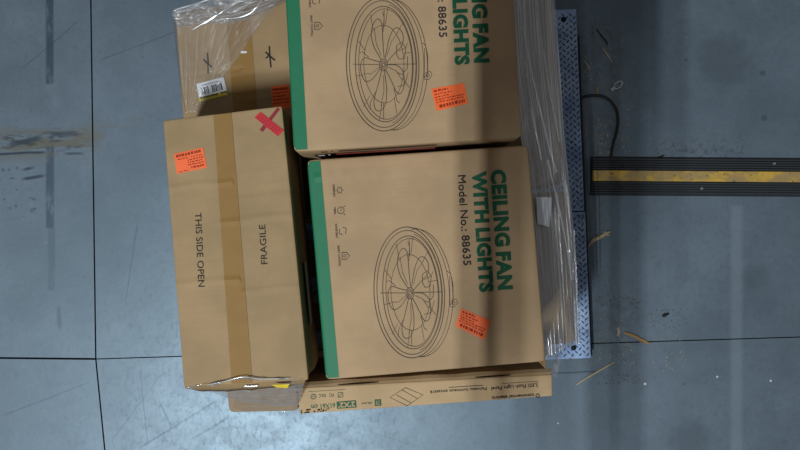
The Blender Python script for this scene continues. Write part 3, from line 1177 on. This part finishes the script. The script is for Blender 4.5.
# scuffed dark print at the left end of the front
bm = bmesh.new()
rnd = random.Random(5)
for k in range(16):
    u = rnd.uniform(300.5, 328)
    v = 412.8 - (u - 300) * 0.07 - rnd.uniform(0.2, 3.4)
    w, hh = rnd.uniform(0.8, 3.2), rnd.uniform(0.5, 1.5)
    LB.patch(bm, [(u, v), (u + w, v - .1), (u + w, v + hh), (u, v + hh)], 0.0012, 1, 1)
flat('smudged_print', bm, M['slot'], t)

# ------------------------------------------------------------------ stretch wrap
wrap = thing('stretch_wrap', 'clear wrinkled stretch wrap around the cartons on the pallet', 'plastic wrap', (0, 0, ZP1))


def sheet(name, inner, outer, mat, n=120, m=18, sag=0.0, wr=0.004, fx=2.0, fy=14.0, seed=0.0, curl=None, parent=wrap):
    """film stretched between two paths; wrinkles run along it"""
    A = smooth_path(inner, 10)
    B_ = smooth_path(outer, 10)

    def samp(P, t):
        x = t * (len(P) - 1)
        i = min(int(x), len(P) - 2)
        return P[i].lerp(P[i + 1], x - i)
    bm = bmesh.new()
    uvl = bm.loops.layers.uv.new('UVMap')
    g, uv = [], {}
    for j in range(n + 1):
        t = j / n
        a, b = samp(A, t), samp(B_, t)
        row = []
        for i in range(m + 1):
            s = i / m
            p = a.lerp(b, s)
            w = wr * (noise.noise(Vector((t * fx * 3 + seed, s * fy, seed))) + 0.6 * noise.noise(Vector((t * fx * 9 + seed, s * fy * 2.3, 3 + seed))))
            p = p + Vector((0, 0, w - sag * math.sin(math.pi * s)))
            v = bm.verts.new(p)
            uv[v] = (t + seed * 0.37, s + seed * 0.11)
            row.append(v)
        g.append(row)
    for j in range(n):
        for i in range(m):
            f = bm.faces.new((g[j][i], g[j + 1][i], g[j + 1][i + 1], g[j][i + 1]))
            for l in f.loops:
                l[uvl].uv = uv[l.vert]
    return obj(name, bm, mat, parent, True)


P = lambda u, v, z: W(u, v, z)
# right side: from under the fan cartons' edges out to the lower cartons' edges, then down
sheet('film_panel', [P(507, -22, .90), P(511, 60, .90), P(521, 138, .88), P(528, 180, .86), P(536, 270, .86), P(543, 360, .84)],
      [P(553, -24, .575), P(559, 60, .575), P(565, 140, .575), P(571, 200, .56), P(576, 280, .52), P(578.5, 343.5, .515)],
      M['film_side'], n=160, m=70, sag=0.012, wr=0.008, fx=0.8, fy=26, seed=1.0)
sheet('film_panel', [P(553, -24, .575), P(559, 60, .575), P(565, 140, .575), P(571, 200, .56), P(576, 280, .52), P(578.5, 343.5, .515)],
      [P(546, -24, .25), P(553, 60, .25), P(560, 140, .25), P(566, 200, .25), P(568, 280, .25), P(569, 330, .25)],
      M['film_side'], n=80, m=8, wr=0.003, seed=2.0)
# narrow gathered ridges of film on the right
for pts, w in (([P(517, 0, .86), P(528, 60, .83), P(537, 100, .80), P(549, 150, .74), P(556, 172, .71)], 0.010),
               ([P(532, -20, .78), P(541, 40, .76), P(549, 90, .73), P(559, 142, .67)], 0.007),
               ([P(547, 160, .76), P(555, 195, .70), P(564, 235, .65), P(571, 280, .60)], 0.008),
               ([P(573, 230, .60), P(576, 290, .57), P(578, 344, .545)], 0.010),
               ([P(524, 60, .85), P(533, 120, .82), P(541, 160, .80)], 0.008)):
    path = smooth_path(pts, 10)
    off = Vector((w * 0.55, 0, -w * 0.3))
    sheet('film_fold', pts, [p + off for p in pts], M['film_rope'], n=60, m=6, sag=-0.004, wr=0.004, fx=3, fy=4, seed=pts[0].x * 3)
# hanging film at the lower right corner
sheet('film_panel', [P(544, 345, .84), P(547, 358, .80), P(549, 372, .76)], [P(563, 348, .50), P(560, 362, .48), P(556, 378, .46)],
      M['film_side'], n=40, m=14, sag=0.03, wr=0.008, fx=2, fy=8, seed=3.0)
# pale label caught in the film
bm = bmesh.new()
lq = [P(535.5, 197, .82), P(551, 197.5, .75), P(549, 227, .75), P(537, 224, .82)]
n_ = 6
g = [[bm.verts.new((lq[0].lerp(lq[1], i / n_)).lerp(lq[3].lerp(lq[2], i / n_), j / n_) + Vector((0, 0, 0.012 + 0.002 * math.sin(i * 2.0 + j)))) for i in range(n_ + 1)] for j in range(n_ + 1)]
for j in range(n_):
    for i in range(n_):
        bm.faces.new((g[j][i], g[j + 1][i], g[j + 1][i + 1], g[j][i + 1]))
obj('paper_label', bm, M['white'], wrap)
# upper left: film over the barcode carton, gathered into ropes along its far edge
sheet('film_panel', [P(174, 9, .668), P(176, 40, .668), P(180, 75, .668), P(186, 112, .668)],
      [P(300, -14, .672), P(262, 22, .672), P(240, 55, .668), P(199, 114, .666)],
      M['film_thin'], n=90, m=50, sag=-0.006, wr=0.006, fx=0.9, fy=16, seed=4.0)
sheet('film_panel', [P(173, 9, .668), P(175, 40, .668), P(179, 75, .668), P(185, 112, .668)],
      [P(181, 20, .26), P(183, 45, .26), P(187, 75, .26), P(192, 108, .26)], M['film_side'], n=40, m=8, wr=0.003, seed=5.0)
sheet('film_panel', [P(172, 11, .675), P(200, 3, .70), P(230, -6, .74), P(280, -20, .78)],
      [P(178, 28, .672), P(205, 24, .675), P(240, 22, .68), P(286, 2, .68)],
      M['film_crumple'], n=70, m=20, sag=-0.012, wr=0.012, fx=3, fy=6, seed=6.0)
for pts, r in (([P(174, 10, .675), P(195, 4, .69), P(222, -5, .70)], 0.0022),
               ([P(192, 30, .69), P(212, 18, .70), P(236, 3, .71), P(252, -10, .72)], 0.0016),
               ([P(220, 19, .69), P(238, 17.5, .695), P(252, 12, .70), P(263, -2, .71)], 0.0020),
               ([P(204, 24, .69), P(228, 8, .70), P(242, -6, .71)], 0.0012)):
    obj('film_fold', tube(bmesh.new(), smooth_path(pts, 8), r, 6), M['film_rope'], wrap, True)
# near end: film pulled from the fragile carton down over the lower carton
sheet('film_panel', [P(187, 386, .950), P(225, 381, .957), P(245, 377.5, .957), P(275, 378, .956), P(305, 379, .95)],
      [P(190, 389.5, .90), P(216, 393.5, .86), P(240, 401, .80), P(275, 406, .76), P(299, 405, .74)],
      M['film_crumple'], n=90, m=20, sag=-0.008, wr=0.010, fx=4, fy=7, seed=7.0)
sheet('film_panel', [P(216, 393.5, .86), P(240, 400, .80), P(275, 404, .76), P(297, 404, .74)],
      [P(231, 410, .672), P(245, 413, .665), P(275, 413, .665), P(298, 412.5, .665)],
      M['film_thin'], n=60, m=14, wr=0.006, fx=4, fy=7, seed=8.0)
for pts, r in (([P(207, 385, .953), P(226, 381, .960), P(243, 377, .962), P(262, 379, .958), P(290, 378, .955)], 0.0012),
               ([P(244, 386, .945), P(250, 386.3, .945), P(258, 385.5, .945)], 0.0022)):
    obj('film_fold', tube(bmesh.new(), smooth_path(pts, 8), r, 6), M['film_rope'], wrap, True)
bm = bmesh.new()
bm = bmesh.new()
top_ = smooth_path([P(184.6, 386.2, .945), P(215, 384.6, .945), P(250, 382.8, .945), P(306, 379.6, .945)], 12)
low_ = smooth_path([P(188, 389.5, .915), P(206, 391.5, .905), P(232, 391.0, .905), P(262, 388.5, .905), P(303, 385.5, .905)], 9)
nT = len(top_)
ra_ = []
for i in range(nT):
    a_ = top_[i]
    b_ = low_[min(i, len(low_) - 1)]
    mid_ = a_.lerp(b_, 0.5) + Vector((0, 0, 0.006 + 0.006 * noise.noise(a_ * 25)))
    ra_.append([bm.verts.new(p) for p in (a_, mid_, b_ + Vector((0, 0.004 * noise.noise(b_ * 40), 0)), b_ + Vector((0, 0.03, -0.01)))])
for r0, r1 in zip(ra_, ra_[1:]):
    for i in range(3):
        bm.faces.new((r0[i], r1[i], r1[i + 1], r0[i + 1]))
obj('crushed_edge', bm, M['kraft_low'], fragile, True)
bm = bmesh.new()
yq = [P(272, 384, .950), P(290, 383.3, .950), P(288, 387.2, .944), P(278, 386.8, .944)]
bm.faces.new([bm.verts.new(p + Vector((0, 0, 0.012))) for p in yq])
bmesh.ops.subdivide_edges(bm, edges=bm.edges[:], cuts=3, use_grid_fill=True)
for v in bm.verts:
    v.co.z += 0.003 * noise.noise(v.co * 60)
obj('yellow_tape', bm, M['yellow'], wrap)

# ------------------------------------------------------------------ cable protector ramp
ZC = 0.03
c0 = W(592, 175.5, ZC)
c1 = W(800, 177.0, ZC)
ang = math.atan2((c1 - c0).y, (c1 - c0).x)
ramp_t = thing('cable_ramp', 'black rubber cable ramp with worn yellow lid running to the right', 'cable ramp', (c0.x, c0.y, 0), ang)
LEN = 0.98
kz = (H - ZC) / F
hw = 17.8 * kz
lid_w = 5.6 * kz
prof = [(-hw - 0.006, 0.001), (-hw - 0.002, 0.012)]
nr = 5
for side in (-1, 1):
    seq = []
    for i in range(nr):
        y0 = hw - (hw - lid_w) * i / nr
        y1 = hw - (hw - lid_w) * (i + 0.7) / nr
        z = 0.014 + (ZC - 0.016) * (i + 1) / nr
        seq += [(y0, z - 0.003), (y0 - 0.001, z), (y1, z), (y1 - 0.0008, z - 0.003)]
    if side == -1:
        prof += [(-y, z) for y, z in seq]
        prof += [(-lid_w, ZC - 0.008), (lid_w, ZC - 0.008)]
    else:
        prof += [(y, z) for y, z in reversed(seq)]
prof += [(hw + 0.002, 0.012), (hw + 0.006, 0.001)]
bm = bmesh.new()
ra = [bm.verts.new((0.0, y, z)) for y, z in prof]
rb = [bm.verts.new((LEN, y, z)) for y, z in prof]
for i in range(len(prof)):
    j = (i + 1) % len(prof)
    bm.faces.new((ra[i], ra[j], rb[j], rb[i]))
bm.faces.new(ra[::-1])
bm.faces.new(rb)
obj('ramp_body', bm, M['rubber'], ramp_t, local=True)
bm = slab(bmesh.new(), [(0.002, -lid_w + 0.0012), (LEN - 0.002, -lid_w + 0.0012), (LEN - 0.002, lid_w - 0.0012), (0.002, lid_w - 0.0012)], ZC - 0.008, ZC + 0.0015, 0.0015)
obj('yellow_lid', bm, M['yellow_lid'], ramp_t, local=True)
for (u, v, mt) in ((774, 163.5, 'steel'), (701.5, 188.5, 'steel'), (622.5, 166, 'dark_steel'), (622, 187, 'dark_steel')):
    p = frame_of(ramp_t).inverted() @ W(u, v, ZC - 0.006)
    bm = bmesh.new()
    bmesh.ops.create_cone(bm, cap_ends=True, segments=10, radius1=0.0055, radius2=0.004, depth=0.005, matrix=Matrix.Translation((p.x, p.y, ZC - 0.003)))
    obj('bolt', bm, M[mt], ramp_t, local=True)
# shallow moulded plate on the lid, its lettering worn past reading
bm = slab(bmesh.new(), [(0.335, -lid_w + 0.005), (0.425, -lid_w + 0.005), (0.425, lid_w - 0.005), (0.335, lid_w - 0.005)], ZC, ZC + 0.0022, 0.0008)
obj('maker_plate', bm, M['yellow_lid'], ramp_t, local=True)

# ------------------------------------------------------------------ cable and metal ring
pts = [P(574, 104, .03), P(580, 99, .008), P(588, 96, .006), P(600, 96, .006), P(609, 100, .006), P(615.5, 108, .006), P(618, 118, .006),
       P(617, 130, .006), P(613.5, 143, .006), P(611.5, 153, .006), P(611, 160, .006)]
o = obj('cable', tube(bmesh.new(), smooth_path(pts, 6), 0.0048, 8), M['cable'], None, True)
tag(o, 'thin black cable looping from the blue scale to the cable ramp', 'cable')

clip = thing('metal_clip', 'small pale metal clip on the floor above the cable loop', 'clip', (*W(618, 85, 0).xy, 0), math.radians(38))
ring = [Vector((0.017 * math.cos(t), 0.0095 * math.sin(t), 0.0025)) for t in [2 * math.pi * k / 20 for k in range(21)]]
obj('ring', tube(bmesh.new(), ring, 0.0017, 6), M['chip'], clip, True, local=True)
obj('clasp', slab(bmesh.new(), [(-0.03, -0.006), (-0.013, -0.005), (-0.012, 0.005), (-0.028, 0.006)], 0.0005, 0.005, 0.001), M['steel'], clip, local=True)

# ------------------------------------------------------------------ splinters and chips on the floor


def splinter(name, pts, w, mat, label, cat, h=0.004, frays=0):
    bm = bmesh.new()
    Q = [W(u, v, 0) for u, v in pts]
    L_ = len(Q)
    prev = None
    path = smooth_path([p + Vector((0, 0, h)) for p in Q], 5)
    rads = [w * (0.35 + 0.65 * math.sin(math.pi * (0.12 + 0.8 * i / (len(path) - 1)))) * (1 + 0.25 * noise.noise(p * 80)) for i, p in enumerate(path)]
    tube(bm, path, rads, 5)
    rnd = random.Random(int(pts[0][0]))
    for k in range(frays):
        i = rnd.randrange(2, len(path) - 2)
        p = path[i]
        d = (path[i + 1] - path[i]).normalized()
        e = p + d * rnd.uniform(.01, .025) + Vector((-d.y, d.x, 0)) * rnd.uniform(-.012, .012)
        tube(bm, [p, e], [w * .4, w * .15], 4)
    for v in bm.verts:
        v.co.z = max(v.co.z, 0.0005)
    o = obj(name, bm, mat, None)
    return tag(o, label, cat)


splinter('wood_splinter', [(588, 246.5), (592, 241), (599, 237.5), (605, 234), (610, 231.5)], 0.0062, M['straw'], 'frayed tan wood splinter touching the right edge of the scale', 'splinter', 0.005, 5)
splinter('wood_splinter', [(623.5, 332.5), (633, 335.5), (641, 339.5), (649, 343.5)], 0.0055, M['orange_wood'], 'orange-brown wood splinter lying near the floor joint at the right', 'splinter', 0.004, 2)
splinter('wood_splinter', [(576, 384.5), (588, 377), (600, 370), (615, 361.5)], 0.0030, M['straw'], 'long thin pale wood sliver below the scale corner', 'splinter', 0.003, 1)
splinter('wood_splinter', [(617.5, 327), (618.5, 331), (617.8, 336)], 0.0040, M['straw'], 'short upright pale wood splinter left of the orange-brown one', 'splinter', 0.004, 1)
splinter('twig', [(596.5, 29), (601, 35.5), (606.5, 42), (607, 46)], 0.0022, M['twig'], 'thin dark twig on the dark floor near the top of the scale', 'twig', 0.002)
splinter('wood_sliver', [(602, 47.5), (607, 54.5), (612, 62.5)], 0.0020, M['straw'], 'thin straight tan sliver just below the dark twig', 'splinter', 0.002)
splinter('wood_sliver', [(584, 61), (587, 65), (590.5, 69.5)], 0.0020, M['straw'], 'small pale crossed sliver close to the upper scale edge', 'splinter', 0.002, 3)
splinter('wood_sliver', [(596, 86), (597, 90), (596.5, 94)], 0.0032, M['orange_wood'], 'small tan sliver just above the cable loop', 'splinter', 0.003, 1)
splinter('twig', [(656.5, 158), (660, 157), (664, 155.2)], 0.0032, M['twig'], 'short dark stick above the edge of the cable ramp', 'twig', 0.003)
splinter('dark_scrap', [(662, 316), (665, 314.8), (668.5, 313.5)], 0.0055, M['twig'], 'small black scrap on the open floor right of the splinters', 'scrap', 0.004)
for (u, v, r, lab) in ((645, 383.5, 0.0055, 'pale round chip on the floor below the splinters'), (717, 376.5, 0.0045, 'white speck of plastic right of the pale round chip'),
                       (770.5, 380.5, 0.0048, 'white chip at the far right below the floor joint'), (558, 423, 0.0035, 'white speck on the floor below the light panel carton')):
    bm = bmesh.new()
    bmesh.ops.create_icosphere(bm, subdivisions=2, radius=r)
    for v_ in bm.verts:
        v_.co *= 1 + 0.25 * noise.noise(v_.co * 400 + Vector((u, v, 0)))
        v_.co.z = v_.co.z * 0.5 + r * 0.5
    bmesh.ops.translate(bm, vec=W(u, v, 0), verts=bm.verts)
    tag(obj('plastic_chip', bm, M['chip'], None, True), lab, 'chip')


def scatter(name, regions, mat, label, lmin, lmax, w):
    bm = bmesh.new()
    rnd = random.Random(len(name))
    for (u0, v0, u1, v1, k) in regions:
        for _ in range(k):
            u = rnd.uniform(u0, u1)
            v = rnd.uniform(v0, v1)
            p = W(u, v, 0)
            th = rnd.uniform(0, math.pi)
            l = rnd.uniform(lmin, lmax)
            d = Vector((math.cos(th), math.sin(th), 0)) * l / 2
            bend = Vector((-d.y, d.x, 0)) * rnd.uniform(-.35, .35)
            ww = w * rnd.uniform(.6, 1.2)
            tube(bm, [p - d + Vector((0, 0, ww)), p + bend + Vector((0, 0, ww)), p + d + Vector((0, 0, ww))], [ww * .5, ww, ww * .5], 4)
    o = obj(name, bm, mat)
    o['kind'] = 'stuff'
    tag(o, label, 'debris')


scatter('straw_bits', [(584, 118, 618, 156, 30), (598, 134, 612, 156, 26), (584, 55, 624, 94, 14), (618, 80, 630, 156, 14), (588, 310, 636, 372, 50), (640, 334, 690, 372, 22)],
        M['straw'], 'pale straw bits strewn on the floor beside the scale', 0.004, 0.014, 0.0009)
scatter('dirt_crumbs', [(585, 20, 622, 53, 40), (596, 374, 640, 384, 60), (596, 296, 640, 308, 60), (641, 309, 690, 330, 50), (664, 146, 744, 154, 60), (594, 200, 612, 295, 40)],
        M['dust'], 'dark dirt crumbs trodden around the scale edge', 0.002, 0.007, 0.0012)

# ------------------------------------------------------------------ unseen gantry added above the frame to cast the soft bands of shade
gan = thing('shade_gantry', 'unseen steel beams added overhead to cast bands of shade', 'gantry', (0, 0, 3.32))
ZB = 3.36
for x0, x1, y0 in ((-0.508, -0.464, -1.35), (-0.386, -0.350, -1.6)):
    obj('rail', slab(bmesh.new(), [(x0, y0), (x1, y0), (x1, 2.6), (x0, 2.6)], ZB, ZB + 0.05, 0.004), M['dark_steel'], gan)
obj('shade_plate', slab(bmesh.new(), [(-0.492, -1.02), (-0.287, -1.02), (-0.287, 2.2), (-0.492, 2.2)], ZB + 0.052, ZB + 0.07, 0.004), M['dark_steel'], gan)  # wide plate added to shade the upper right
obj('gantry_arm', slab(bmesh.new(), [(-0.5, -0.03), (0.05, -0.03), (0.05, 0.03), (-0.5, 0.03)], ZB - 0.042, ZB - 0.002, 0.004), M['dark_steel'], gan)
